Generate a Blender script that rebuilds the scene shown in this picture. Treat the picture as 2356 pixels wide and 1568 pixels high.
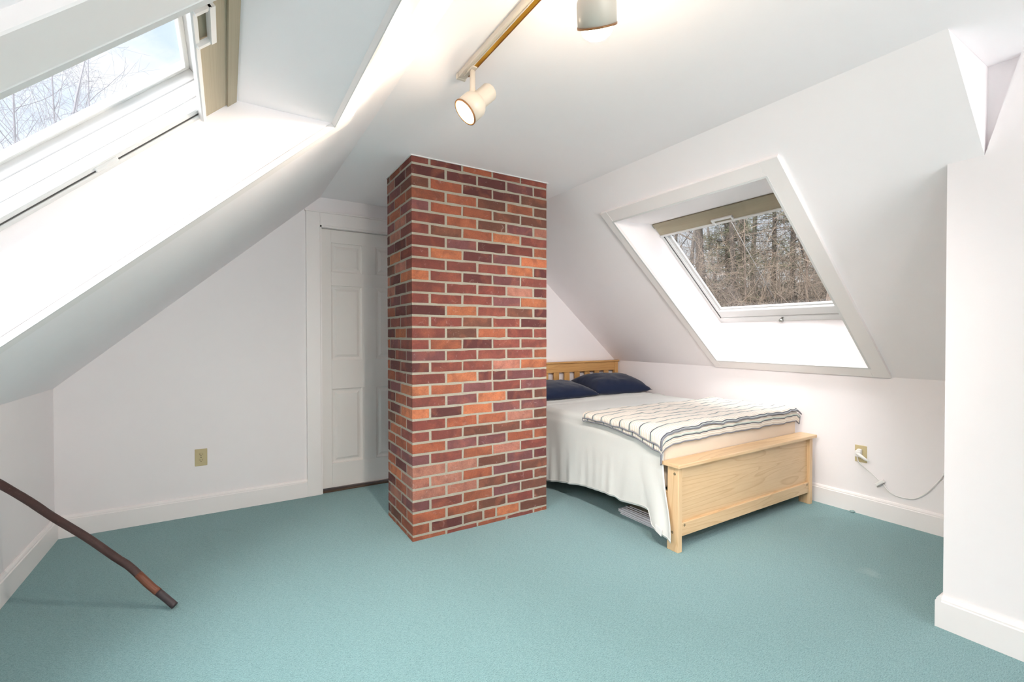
import bpy, bmesh, math, random, zlib
from mathutils import Vector, Matrix, noise
scene = bpy.context.scene
for o in list(bpy.data.objects): bpy.data.objects.remove(o)
col = scene.collection

# ------------------------------------------------------------------ camera
YAW, PITCH, ROLL, CAMZ, FPX = 0.5525, -0.0119, -0.0009, 1.2039, 1065.0
fw = Vector((math.sin(YAW)*math.cos(PITCH), math.cos(YAW)*math.cos(PITCH), math.sin(PITCH)))
rt = Vector((math.cos(YAW), -math.sin(YAW), 0)); up = rt.cross(fw)
rt, up = rt*math.cos(ROLL)+up*math.sin(ROLL), up*math.cos(ROLL)-rt*math.sin(ROLL)
cd = bpy.data.cameras.new('camera'); cam = bpy.data.objects.new('camera', cd); col.objects.link(cam)
mw = Matrix.Identity(4)
for i in range(3): mw[i][0], mw[i][1], mw[i][2] = rt[i], up[i], -fw[i]
mw[2][3] = CAMZ
cam.matrix_world = mw
cd.sensor_fit = 'HORIZONTAL'; cd.sensor_width = 36.0; cd.lens = 36.0*FPX/2356.0; cd.clip_start = 0.02; cd.clip_end = 400
scene.camera = cam

# ------------------------------------------------------------------ colour management, world, sun, fill light
scene.view_settings.view_transform = 'Standard'; scene.view_settings.look = 'None'
scene.view_settings.exposure = 1.22; scene.view_settings.gamma = 1.0; scene.view_settings.use_curve_mapping = False
scene.cycles.use_denoising = True
scene.cycles.max_bounces = 7; scene.cycles.diffuse_bounces = 6; scene.cycles.glossy_bounces = 3; scene.cycles.transparent_max_bounces = 16
scene.cycles.use_adaptive_sampling = True; scene.cycles.adaptive_threshold = 0.06; scene.cycles.adaptive_min_samples = 16
scene.cycles.use_light_tree = False; scene.cycles.caustics_reflective = False; scene.cycles.caustics_refractive = False
scene.cycles.sample_clamp_indirect = 8.0
SKY_STRENGTH = 0.375
world = bpy.data.worlds.new('sky'); scene.world = world; world.use_nodes = True
wn = world.node_tree; wn.nodes.clear()
world.cycles.sampling_method = 'NONE'
wout = wn.nodes.new('ShaderNodeOutputWorld'); wbg = wn.nodes.new('ShaderNodeBackground')
wtc = wn.nodes.new('ShaderNodeTexCoord'); wns = wn.nodes.new('ShaderNodeTexNoise'); wrp = wn.nodes.new('ShaderNodeValToRGB')
wmap = wn.nodes.new('ShaderNodeMapping'); wmap.inputs['Scale'].default_value = (1, 1, 2.2)
wns.inputs['Scale'].default_value = 3.2; wns.inputs['Detail'].default_value = 6; wns.inputs['Roughness'].default_value = 0.55
wrp.color_ramp.elements[0].position = 0.50; wrp.color_ramp.elements[0].color = (0.56, 0.73, 0.97, 1)
wrp.color_ramp.elements[1].position = 0.70; wrp.color_ramp.elements[1].color = (1.0, 1.0, 1.0, 1)
wn.links.new(wtc.outputs['Generated'], wmap.inputs['Vector']); wn.links.new(wmap.outputs['Vector'], wns.inputs['Vector'])
wn.links.new(wns.outputs['Fac'], wrp.inputs['Fac']); wsx = wn.nodes.new('ShaderNodeSeparateXYZ'); wn.links.new(wtc.outputs['Generated'], wsx.inputs[0])
whz = wn.nodes.new('ShaderNodeMapRange'); whz.inputs['From Min'].default_value = 0.10; whz.inputs['From Max'].default_value = 0.40; whz.inputs['To Min'].default_value = 1.0; whz.inputs['To Max'].default_value = 0.0; wn.links.new(wsx.outputs[2], whz.inputs[0])
wmx = wn.nodes.new('ShaderNodeMix'); wmx.data_type = 'RGBA'; wn.links.new(whz.outputs[0], wmx.inputs[0]); wn.links.new(wrp.outputs['Color'], wmx.inputs[6]); wmx.inputs[7].default_value = (0.97, 0.98, 1.0, 1)
wn.links.new(wmx.outputs[2], wbg.inputs['Color'])
wbg.inputs['Strength'].default_value = SKY_STRENGTH; wn.links.new(wbg.outputs[0], wout.inputs[0])

def aim(o, d): o.rotation_euler = Vector(d).to_track_quat('-Z', 'Y').to_euler()
sd = bpy.data.lights.new('hazy_sun', 'SUN'); sd.energy = 7.6; sd.angle = math.radians(75); sd.color = (1.0, 0.975, 0.97)
so = bpy.data.objects.new('hazy_sun', sd); col.objects.link(so); so.location = (-6, -6, 12); aim(so, (0.64, 0.22, -0.74))
# added fill light at the unseen gable window, tilted up to brighten the ceiling
ad = bpy.data.lights.new('added_fill_light', 'AREA'); ad.shape = 'RECTANGLE'; ad.size = 2.0; ad.size_y = 1.1; ad.energy = 50; ad.color = (1.0, 0.975, 0.955)
ao = bpy.data.objects.new('added_fill_light', ad); col.objects.link(ao); ao.location = (1.30, -2.75, 0.55); aim(ao, (0, 0.80, 0.60))

# ------------------------------------------------------------------ room numbers (metres)
H = 2.25; D = 3.7505; L = 0.8753; R = 3.6463; ZKL = 0.8909; ZKR = 0.9316; XCL = 0.6106; XCR = 2.102
X0, X1, Y0, Y1 = 0.9154, 1.8772, 2.5898, 3.0649
RB, YE, YB = 2.5111, 0.5736, 0.683
YN = -2.3                                                     # gable wall behind the camera

# ------------------------------------------------------------------ helpers
def link(o, parent=None):
    col.objects.link(o)
    if parent is not None:
        o.parent = parent; o.matrix_parent_inverse = parent.matrix_world.inverted() if parent.type != 'EMPTY' else Matrix.Translation(-Vector(parent.location))
    return o
def tag(o, label=None, cat=None, group=None, kind=None):
    if label: o['label'] = label
    if cat: o['category'] = cat
    if group: o['group'] = group
    if kind: o['kind'] = kind
    return o
def thing(name, loc, label, cat, group=None, kind=None):
    e = bpy.data.objects.new(name, None); col.objects.link(e); e.location = loc; e.empty_display_size = 0.05
    return tag(e, label, cat, group, kind)
def mesh(name, verts, faces, mat, parent=None, smooth=False, uvs=None):
    me = bpy.data.meshes.new(name); me.from_pydata([tuple(v) for v in verts], [], faces); me.validate(); me.update()
    if uvs is not None:
        ul = me.uv_layers.new(name='UVMap')
        for lp in me.loops: ul.data[lp.index].uv = uvs[lp.vertex_index]
    if smooth: me.polygons.foreach_set('use_smooth', [True]*len(me.polygons))
    if mat: me.materials.append(mat)
    return link(bpy.data.objects.new(name, me), parent)
def bmobj(name, bm, mat, parent=None, smooth=False):
    bmesh.ops.recalc_face_normals(bm, faces=bm.faces[:])
    me = bpy.data.meshes.new(name); bm.to_mesh(me); bm.free()
    if smooth: me.polygons.foreach_set('use_smooth', [True]*len(me.polygons))
    if mat: me.materials.append(mat)
    return link(bpy.data.objects.new(name, me), parent)
def add_box(bm, xs, ys, zs, M=None):
    vs = [bm.verts.new((x, y, z)) for x in xs for y in ys for z in zs]
    for f in ((0,1,3,2),(4,6,7,5),(0,4,5,1),(2,3,7,6),(0,2,6,4),(1,5,7,3)): bm.faces.new([vs[i] for i in f])
    if M is not None:
        for v in vs: v.co = M @ v.co
    return vs
def box(name, xs, ys, zs, mat, parent=None, bev=0.0, M=None, seg=1):
    bm = bmesh.new(); add_box(bm, xs, ys, zs, M)
    if bev: bmesh.ops.bevel(bm, geom=bm.edges[:], offset=bev, segments=seg, affect='EDGES', profile=0.5)
    return bmobj(name, bm, mat, parent)
def prism(name, poly, axis, a0, a1, mat, parent=None, bev=0.0):
    """polygon (list of 2-D points) extruded along an axis: 'x' -> (y,z), 'y' -> (x,z), 'z' -> (x,y)"""
    def P(p, a): return {'x': (a, p[0], p[1]), 'y': (p[0], a, p[1]), 'z': (p[0], p[1], a)}[axis]
    bm = bmesh.new(); A = [bm.verts.new(P(p, a0)) for p in poly]; B = [bm.verts.new(P(p, a1)) for p in poly]; n = len(poly)
    bm.faces.new(A); bm.faces.new(B[::-1])
    for i in range(n): bm.faces.new((A[i], A[(i+1) % n], B[(i+1) % n], B[i]))
    if bev: bmesh.ops.bevel(bm, geom=bm.edges[:], offset=bev, segments=1, affect='EDGES')
    return bmobj(name, bm, mat, parent)
def tube_data(pts, radii, sides=8, V=None, F=None, cap=True):
    V = [] if V is None else V; F = [] if F is None else F
    pts = [Vector(p) for p in pts]; n = len(pts)
    if not hasattr(radii, '__len__'): radii = [radii]*n
    base = len(V); ref = None
    for i in range(n):
        t = (pts[min(i+1, n-1)]-pts[max(i-1, 0)]).normalized()
        if ref is None: ref = t.orthogonal().normalized()
        ref = (ref-t*ref.dot(t)).normalized(); b = t.cross(ref)
        for k in range(sides):
            a = 2*math.pi*k/sides; V.append(pts[i]+(ref*math.cos(a)+b*math.sin(a))*radii[i])
    for i in range(n-1):
        for k in range(sides):
            a = base+i*sides+k; b2 = base+i*sides+(k+1) % sides; F.append((a, b2, b2+sides, a+sides))
    if cap:
        F.append(tuple(base+k for k in range(sides))[::-1]); F.append(tuple(base+(n-1)*sides+k for k in range(sides)))
    return V, F
def tube(name, pts, radii, mat, parent=None, sides=8):
    V, F = tube_data(pts, radii, sides); return mesh(name, V, F, mat, parent, True)
def lathe(name, prof, org, axis, mat, parent=None, seg=32, closed=True):
    """profile [(radius, height)] turned about axis"""
    ax = Vector(axis).normalized(); r = ax.orthogonal().normalized(); b = ax.cross(r); org = Vector(org); V = []; F = []
    for (rad, h) in prof:
        for k in range(seg):
            a = 2*math.pi*k/seg; V.append(org+ax*h+(r*math.cos(a)+b*math.sin(a))*rad)
    for i in range(len(prof)-1):
        for k in range(seg): F.append((i*seg+k, i*seg+(k+1) % seg, (i+1)*seg+(k+1) % seg, (i+1)*seg+k))
    if closed:
        F.append(tuple(range(seg))[::-1]); F.append(tuple((len(prof)-1)*seg+k for k in range(seg)))
    return mesh(name, V, F, mat, parent, True)
def smooth_path(pts, n=8):
    pts = [Vector(p) for p in pts]; out = []
    for i in range(len(pts)-1):
        p0, p1, p2, p3 = pts[max(i-1, 0)], pts[i], pts[i+1], pts[min(i+2, len(pts)-1)]
        for k in range(n):
            t = k/n; out.append(0.5*((2*p1)+(p2-p0)*t+(2*p0-5*p1+4*p2-p3)*t*t+(3*p1-p0-3*p2+p3)*t**3))
    out.append(pts[-1]); return out
def lerp_list(tab, x):
    tab = sorted(tab)
    if x <= tab[0][0]: return tab[0][1]
    for (a, va), (b, vb) in zip(tab, tab[1:]):
        if x <= b: return va+(vb-va)*(x-a)/(b-a)
    return tab[-1][1]
def sstep(a, b, x):
    t = min(1, max(0, (x-a)/(b-a))); return t*t*(3-2*t)

# ------------------------------------------------------------------ materials
class NT:
    def __init__(s, name):
        s.m = bpy.data.materials.new(name); s.m.use_nodes = True; s.t = s.m.node_tree; s.t.nodes.clear()
        s.out = s.t.nodes.new('ShaderNodeOutputMaterial'); s.p = s.t.nodes.new('ShaderNodeBsdfPrincipled'); s.link(s.p.outputs[0], s.out.inputs[0])
    def n(s, typ, **kw):
        nd = s.t.nodes.new('ShaderNode'+typ)
        for k, v in kw.items():
            if k in nd.inputs: nd.inputs[k].default_value = v
            else: setattr(nd, k, v)
        return nd
    def link(s, a, b): s.t.links.new(a, b)
    def ramp(s, fac, stops):
        r = s.n('ValToRGB'); e = r.color_ramp.elements
        while len(e) < len(stops): e.new(0.5)
        for i, (p, c) in enumerate(stops): e[i].position = p; e[i].color = (*c, 1) if len(c) == 3 else c
        s.link(fac, r.inputs['Fac']); return r.outputs['Color']
    def mix(s, fac, a, b, mode='MIX'):
        m = s.n('Mix', data_type='RGBA', blend_type=mode)
        for src, i in ((fac, 0), (a, 6), (b, 7)):
            if isinstance(src, (int, float)): m.inputs[i].default_value = src
            elif isinstance(src, tuple): m.inputs[i].default_value = (*src, 1) if len(src) == 3 else src
            else: s.link(src, m.inputs[i])
        return m.outputs[2]
    def coords(s, kind='Object', scale=(1, 1, 1), rot=(0, 0, 0)):
        tc = s.n('TexCoord'); mp = s.n('Mapping'); mp.inputs['Scale'].default_value = scale; mp.inputs['Rotation'].default_value = rot
        s.link(tc.outputs[kind], mp.inputs['Vector']); return mp.outputs['Vector']
    def noise(s, vec, scale, detail=3, rough=0.5, dist=0.0):
        nd = s.n('TexNoise', Scale=scale, Detail=detail, Roughness=rough, Distortion=dist); s.link(vec, nd.inputs['Vector']); return nd.outputs['Fac']
    def bump(s, hgt, strength=0.3, dist=0.002):
        b = s.n('Bump', Strength=strength, Distance=dist); s.link(hgt, b.inputs['Height']); s.link(b.outputs[0], s.p.inputs['Normal'])
    def col(s, c):
        if isinstance(c, tuple): s.p.inputs['Base Color'].default_value = (*c, 1)
        else: s.link(c, s.p.inputs['Base Color'])
    def rough(s, r): s.p.inputs['Roughness'].default_value = r
def S(r, g, b):
    f = lambda c: (c/255/12.92) if c/255 <= 0.04045 else ((c/255+0.055)/1.055)**2.4
    return (f(r), f(g), f(b))
def plain(name, c, rough=0.5, metal=0.0, bump=None, var=0.0):
    t = NT(name); t.rough(rough); t.p.inputs['Metallic'].default_value = metal
    if var:
        v = t.noise(t.coords(), 6, 4); t.col(t.mix(v, tuple(x*(1-var) for x in c), tuple(min(1, x*(1+var)) for x in c)))
    else: t.col(c)
    if bump: t.bump(t.noise(t.coords(), bump[0], 4), bump[1], bump[2])
    return t.m
WALL = plain('wall_paint', (0.875, 0.84, 0.852), 0.65, bump=(60, 0.15, 0.001), var=0.012)
CEIL = plain('ceiling_paint', (0.945, 0.905, 0.922), 0.7, bump=(60, 0.15, 0.001), var=0.012)
TRIM = plain('trim_paint', (0.87, 0.835, 0.83), 0.4, bump=(25, 0.1, 0.001), var=0.01)
FRAME = plain('window_white', (0.70, 0.70, 0.70), 0.35)
DOORM = plain('door_paint', (0.83, 0.80, 0.78), 0.45, bump=(40, 0.1, 0.001))
def carpet():
    t = NT('carpet'); t.rough(0.95); v = t.coords()
    big = t.noise(v, 1.1, 3, 0.6); mid = t.noise(v, 18, 4, 0.7); fine = t.noise(v, 240, 3, 0.75)
    vs = t.coords(scale=(60, 340, 1), rot=(0, 0, 0.5)); rows = t.noise(vs, 1.0, 2, 0.6)
    c = t.mix(big, (0.078, 0.216, 0.236), (0.104, 0.268, 0.288))
    c = t.mix(t.ramp(mid, [(0.35, (0, 0, 0)), (0.7, (1, 1, 1))]), c, (0.116, 0.288, 0.308))
    c = t.mix(t.ramp(fine, [(0.36, (0, 0, 0)), (0.64, (1, 1, 1))]), t.mix(0.75, c, (0.075, 0.175, 0.18)), t.mix(0.55, c, (0.34, 0.56, 0.59)))
    c = t.mix(t.ramp(rows, [(0.4, (0, 0, 0)), (0.62, (0.45, 0.45, 0.45))]), c, (0.29, 0.50, 0.52))
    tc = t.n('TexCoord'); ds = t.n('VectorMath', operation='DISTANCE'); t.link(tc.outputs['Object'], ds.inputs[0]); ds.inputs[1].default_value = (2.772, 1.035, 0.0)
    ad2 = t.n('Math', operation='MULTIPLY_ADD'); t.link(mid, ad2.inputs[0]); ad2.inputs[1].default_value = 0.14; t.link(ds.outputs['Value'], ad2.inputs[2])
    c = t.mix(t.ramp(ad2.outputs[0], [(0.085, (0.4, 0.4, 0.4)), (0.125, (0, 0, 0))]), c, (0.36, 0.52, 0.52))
    t.col(c); t.bump(fine, 0.8, 0.004)
    t.p.inputs['Sheen Weight'].default_value = 0.25; t.p.inputs['Sheen Roughness'].default_value = 0.6
    t.p.inputs['Specular IOR Level'].default_value = 0.1
    return t.m
CARPET = carpet()
def brickmat():
    t = NT('brick'); t.rough(0.85); oi = t.n('ObjectInfo'); tc = t.n('TexCoord'); off = t.n('Vector' + 'Math', operation='SCALE')
    cb = t.n('CombineXYZ'); t.link(oi.outputs['Random'], cb.inputs[0]); t.link(oi.outputs['Random'], cb.inputs[2]); t.link(cb.outputs[0], off.inputs[0]); off.inputs['Scale'].default_value = 37.0
    add = t.n('VectorMath', operation='ADD'); t.link(tc.outputs['Object'], add.inputs[0]); t.link(off.outputs[0], add.inputs[1]); v = add.outputs[0]
    blot = t.noise(v, 14, 4, 0.6, 0.4); fine = t.noise(v, 120, 4, 0.7); lime = t.noise(v, 22, 6, 0.75, 1.2)
    c = t.mix(t.ramp(blot, [(0.38, (0, 0, 0)), (0.68, (1, 1, 1))]), oi.outputs['Color'], t.mix(0.5, oi.outputs['Color'], (0.10, 0.035, 0.03)))
    hi = t.noise(v, 9, 3, 0.5, 0.6)
    c = t.mix(t.ramp(hi, [(0.5, (0, 0, 0)), (0.75, (0.55, 0.55, 0.55))]), c, t.mix(0.55, oi.outputs['Color'], (0.62, 0.20, 0.10)))
    c = t.mix(t.ramp(fine, [(0.35, (0, 0, 0)), (0.7, (0.35, 0.35, 0.35))]), c, (0.06, 0.025, 0.022))
    c = t.mix(t.ramp(lime, [(0.60, (0, 0, 0)), (0.78, (0.6, 0.6, 0.6))]), c, (0.55, 0.42, 0.38))
    t.col(c); t.bump(fine, 0.6, 0.003); return t.m
BRICK = brickmat()
def mortarmat():
    t = NT('mortar'); t.rough(0.95); v = t.coords(); n1 = t.noise(v, 9, 4, 0.6); n2 = t.noise(v, 160, 4, 0.7)
    c = t.mix(n1, (0.30, 0.265, 0.20), (0.40, 0.38, 0.32)); c = t.mix(t.ramp(n2, [(0.3, (0, 0, 0)), (0.7, (0.6, 0.6, 0.6))]), c, (0.46, 0.43, 0.36))
    t.col(c); t.bump(n2, 0.8, 0.004); return t.m
MORTAR = mortarmat()
def wood(name, light, dark, axis):
    t = NT(name); t.rough(0.38)
    sc = {'x': (1.0, 14, 14), 'y': (14, 1.0, 14), 'z': (14, 14, 1.0)}[axis]
    v = t.coords(scale=sc); big = t.noise(v, 0.55, 2, 0.4, 0.6)
    # growth rings: contour lines of a slow noise field stretched along the grain
    m = t.n('Math', operation='MULTIPLY'); t.link(big, m.inputs[0]); m.inputs[1].default_value = 11.0
    f = t.n('Math', operation='FRACT'); t.link(m.outputs[0], f.inputs[0])
    fine = t.noise(t.coords(scale=tuple(s_*6 for s_ in sc)), 1.0, 3, 0.6)
    mid = tuple((a*0.45+b*0.55) for a, b in zip(light, dark))
    c = t.mix(t.ramp(f.outputs[0], [(0.0, (0, 0, 0)), (0.72, (0.25, 0.25, 0.25)), (0.93, (1, 1, 1)), (1.0, (0, 0, 0))]), light, mid)
    c = t.mix(t.ramp(big, [(0.52, (0, 0, 0)), (0.75, (0.5, 0.5, 0.5))]), c, mid)
    c = t.mix(t.ramp(fine, [(0.45, (0, 0, 0)), (0.75, (0.30, 0.30, 0.30))]), c, dark)
    t.col(c); t.bump(fine, 0.08, 0.001)
    return t.m
PL, PD = (0.74, 0.53, 0.315), (0.54, 0.32, 0.145)
WOODX = wood('pine_x', PL, PD, 'x'); WOODZ = wood('pine_z', PL, PD, 'z'); WOODY = wood('pine_y', PL, PD, 'y')
HL, HD = (0.64, 0.36, 0.13), (0.44, 0.205, 0.055)  # same pine as the footboard; dim warm light put into the headboard colour
HEADX = wood('dim_warm_pine_x', HL, HD, 'x'); HEADZ = wood('dim_warm_pine_z', HL, HD, 'z')
def cloth(name, c, c2=None, scale=220, strength=0.35, rough=0.95, sheen=0.2):
    t = NT(name); t.rough(rough); v = t.coords()
    a = t.n('TexWave', wave_type='BANDS', bands_direction='X'); a.inputs['Scale'].default_value = scale/4; t.link(v, a.inputs['Vector'])
    b = t.n('TexWave', wave_type='BANDS', bands_direction='Y'); b.inputs['Scale'].default_value = scale/4; t.link(v, b.inputs['Vector'])
    n1 = t.noise(v, scale, 3, 0.6); soft = t.noise(v, 3.5, 3)
    t.col(t.mix(soft, c, c2 or tuple(x*0.93 for x in c)))
    t.bump(t.mix(0.5, t.mix(0.5, a.outputs['Fac'], b.outputs['Fac']), n1), strength, 0.0015)
    t.p.inputs['Sheen Weight'].default_value = sheen; t.p.inputs['Specular IOR Level'].default_value = 0.15
    return t.m
SPREAD = cloth('white_cotton', (0.67, 0.68, 0.655), (0.63, 0.64, 0.615))
FITTED = cloth('cream_sheet', (0.70, 0.60, 0.49), (0.66, 0.56, 0.45), 300)
NAVY = cloth('navy_cotton', (0.010, 0.017, 0.045), (0.014, 0.024, 0.06), 320, 0.3)
BIND = cloth('slate_binding', (0.17, 0.175, 0.205), (0.23, 0.235, 0.265), 500, 0.5)
def stripes():
    t = NT('striped_wool'); t.rough(0.95); uv = t.n('TexCoord'); sp = t.n('SeparateXYZ'); t.link(uv.outputs['UV'], sp.inputs[0])
    def per(period, lo, hi, shift=0.0):
        m = t.n('Math', operation='MULTIPLY_ADD'); t.link(sp.outputs[1], m.inputs[0]); m.inputs[1].default_value = 1/period; m.inputs[2].default_value = shift
        f = t.n('Math', operation='FRACT'); t.link(m.outputs[0], f.inputs[0])
        a = t.n('Math', operation='GREATER_THAN'); t.link(f.outputs[0], a.inputs[0]); a.inputs[1].default_value = lo
        b = t.n('Math', operation='LESS_THAN'); t.link(f.outputs[0], b.inputs[0]); b.inputs[1].default_value = hi
        c = t.n('Math', operation='MULTIPLY'); t.link(a.outputs[0], c.inputs[0]); t.link(b.outputs[0], c.inputs[1]); return c.outputs[0]
    P = 0.082
    c = t.mix(per(P/6, 0.0, 0.22), (0.80, 0.745, 0.67), (0.56, 0.44, 0.33))
    c = t.mix(per(P, 0.52, 0.62), c, (0.50, 0.57, 0.52))
    c = t.mix(per(P, 0.43, 0.52), c, (0.075, 0.08, 0.10))
    t.col(c); v = t.coords('Object'); t.bump(t.noise(v, 260, 3, 0.6), 0.5, 0.002)
    t.p.inputs['Sheen Weight'].default_value = 0.2; return t.m
STRIPE = stripes()
IVORY = plain('ivory_plastic', (0.56, 0.47, 0.27), 0.35)
DARK = plain('dark_slot', (0.02, 0.018, 0.015), 0.6)
WHITEP = plain('white_plastic', (0.80, 0.79, 0.78), 0.35)
CREAMM = plain('cream_enamel', (0.66, 0.60, 0.52), 0.35)
RIM = plain('bronze_rim', (0.30, 0.14, 0.055), 0.4, 0.3)
BRASS = plain('brass_strip', (0.72, 0.42, 0.05), 0.35, 0.8)
STEEL = plain('screw_steel', (0.16, 0.14, 0.09), 0.4, 0.7)
KNOB = plain('knob_steel', (0.30, 0.30, 0.28), 0.3, 0.8)
GAP = plain('gasket', (0.10, 0.10, 0.10), 0.8)
GREYLINE = plain('groove_grey', (0.40, 0.40, 0.41), 0.7)
def blindmat():
    t = NT('beige_blind'); t.rough(0.9); v = t.coords(scale=(1, 1, 1))
    w = t.noise(t.coords(scale=(500, 3, 500)), 1.0, 2); t.col(t.mix(w, (0.36, 0.31, 0.225), (0.45, 0.39, 0.295))); return t.m
BLIND = blindmat()
def glassmat(name, veil):
    t = NT(name); t.t.nodes.remove(t.p)
    tr = t.n('BsdfTransparent'); tr.inputs[0].default_value = (0.98, 0.99, 0.985, 1); gl = t.n('BsdfGlossy', Roughness=0.02)
    mx = t.n('MixShader'); mx.inputs[0].default_value = 0.03; t.link(tr.outputs[0], mx.inputs[1]); t.link(gl.outputs[0], mx.inputs[2])
    if veil:
        tl = t.n('BsdfTranslucent'); tl.inputs[0].default_value = (0.93, 0.95, 1, 1); m2 = t.n('MixShader'); m2.inputs[0].default_value = veil
        t.link(mx.outputs[0], m2.inputs[1]); t.link(tl.outputs[0], m2.inputs[2]); t.link(m2.outputs[0], t.out.inputs[0])
    else: t.link(mx.outputs[0], t.out.inputs[0])
    return t.m
GLASS = glassmat('clear_glass', 0.0); SCREEN = glassmat('screened_glass', 0.03)
def emit(name, c, s):
    t = NT(name); t.col(c); t.p.inputs['Emission Color'].default_value = (*c, 1); t.p.inputs['Emission Strength'].default_value = s; return t.m
BULB = emit('lit_bulb', (1.0, 0.82, 0.55), 9.0)
def barkmat(name, a, b):
    t = NT(name); t.rough(0.95); v = t.coords(scale=(6, 6, 1.2)); n1 = t.noise(v, 2.5, 5, 0.7); t.col(t.mix(t.ramp(n1, [(0.3, (0, 0, 0)), (0.7, (1, 1, 1))]), a, b)); t.bump(n1, 0.6, 0.02); return t.m
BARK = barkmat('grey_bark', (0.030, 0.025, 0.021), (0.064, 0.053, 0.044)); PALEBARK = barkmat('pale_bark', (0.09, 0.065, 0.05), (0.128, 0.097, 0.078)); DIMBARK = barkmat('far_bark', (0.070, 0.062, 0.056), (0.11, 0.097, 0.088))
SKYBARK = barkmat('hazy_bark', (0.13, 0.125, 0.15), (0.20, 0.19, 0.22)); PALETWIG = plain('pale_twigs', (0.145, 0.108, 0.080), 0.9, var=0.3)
NEEDLE = plain('pine_needles', (0.050, 0.054, 0.024), 0.9, var=0.4); TWIG = plain('dry_twigs', (0.044, 0.032, 0.022), 0.9, var=0.25)
GROUND = plain('leaf_litter', (0.033, 0.024, 0.016), 0.95, bump=(4, 1.0, 0.1), var=0.35)

# ------------------------------------------------------------------ the room shell
floor = box('floor', (-L-0.1, R+0.3), (YN-0.1, D+0.3), (-0.12, 0.0), CARPET); tag(floor, 'teal green cut-pile carpet covering the attic floor', 'floor', kind='structure')
DX0, DX1, DZ = 0.604, 1.37, 2.037
wall_back = prism('wall_back', [(-L, -0.05), (DX0, -0.05), (DX0, DZ), (DX1, DZ), (DX1, -0.05), (R, -0.05), (R, ZKR), (XCR, H), (XCL, H), (-L, ZKL)], 'y', D, D+0.12, WALL)
tag(wall_back, 'white painted gable wall holding the panelled door', 'wall', kind='structure')
wall_left = box('wall_left', (-L-0.1, -L), (YN, D+0.1), (-0.05, ZKL), WALL); tag(wall_left, 'low white knee wall on the left under the slope', 'wall', kind='structure')
wall_right = box('wall_right', (R, R+0.1), (YE-0.2, D+0.1), (-0.05, ZKR), WALL); tag(wall_right, 'low white knee wall beside the bed', 'wall', kind='structure')
ceiling = prism('ceiling', [(XCL, YN), (RB+0.1, YN), (RB+0.1, YE), (XCR, YE), (XCR, D), (XCL, D)], 'z', H, H+0.1, CEIL); tag(ceiling, 'flat white ceiling between the two roof slopes', 'ceiling', kind='structure')
# tall wall block near the camera, with the slanting notch in its upper far corner
ZS = H+(ZKR-H)*(RB-XCR)/(R-XCR); EY = 0.479
blk = bmesh.new()
wall_near = prism('wall_right_near', [(YB, -0.05), (YB, ZS+0.002), (YE, ZS+0.002), (EY, H), (YN, H), (YN, -0.05)], 'x', RB, R+0.1, WALL); tag(wall_near, 'tall white wall standing out on the right edge', 'wall', kind='structure')
notch = prism('wall_notch', [(YE+0.02, ZS-0.1), (YE+0.02, H), (EY-0.05, H)], 'x', RB+0.03, RB+0.06, WALL, wall_near)
# the gable wall behind the camera with an added, unseen window for the fill
WX0, WX1, WZ0, WZ1 = 0.25, 2.35, 0.30, 1.60
bm = bmesh.new()
for xs, zs in (((-L-0.1, WX0), (-0.05, H+0.1)), ((WX1, R+0.1), (-0.05, H+0.1)), ((WX0, WX1), (-0.05, WZ0)), ((WX0, WX1), (WZ1, H+0.1))): add_box(bm, xs, (YN-0.1, YN), zs)
wall_front = bmobj('wall_front', bm, WALL); tag(wall_front, 'white gable wall behind the camera', 'wall', kind='structure')
w3 = thing('added_window_3', (0.95, YN, WZ0), 'large added gable window, unseen behind the camera', 'window', kind='structure')
for xs, zs in (((WX0, WX0+0.06), (WZ0, WZ1)), ((WX1-0.06, WX1), (WZ0, WZ1)), ((WX0, WX1), (WZ0, WZ0+0.06)), ((WX0, WX1), (WZ1-0.06, WZ1)), ((1.28, 1.32), (WZ0, WZ1))): box('frame_bar', xs, (YN-0.07, YN-0.02), zs, FRAME, w3)
box('pane', (WX0, WX1), (YN-0.05, YN-0.046), (WZ0, WZ1), GLASS, w3)

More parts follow.
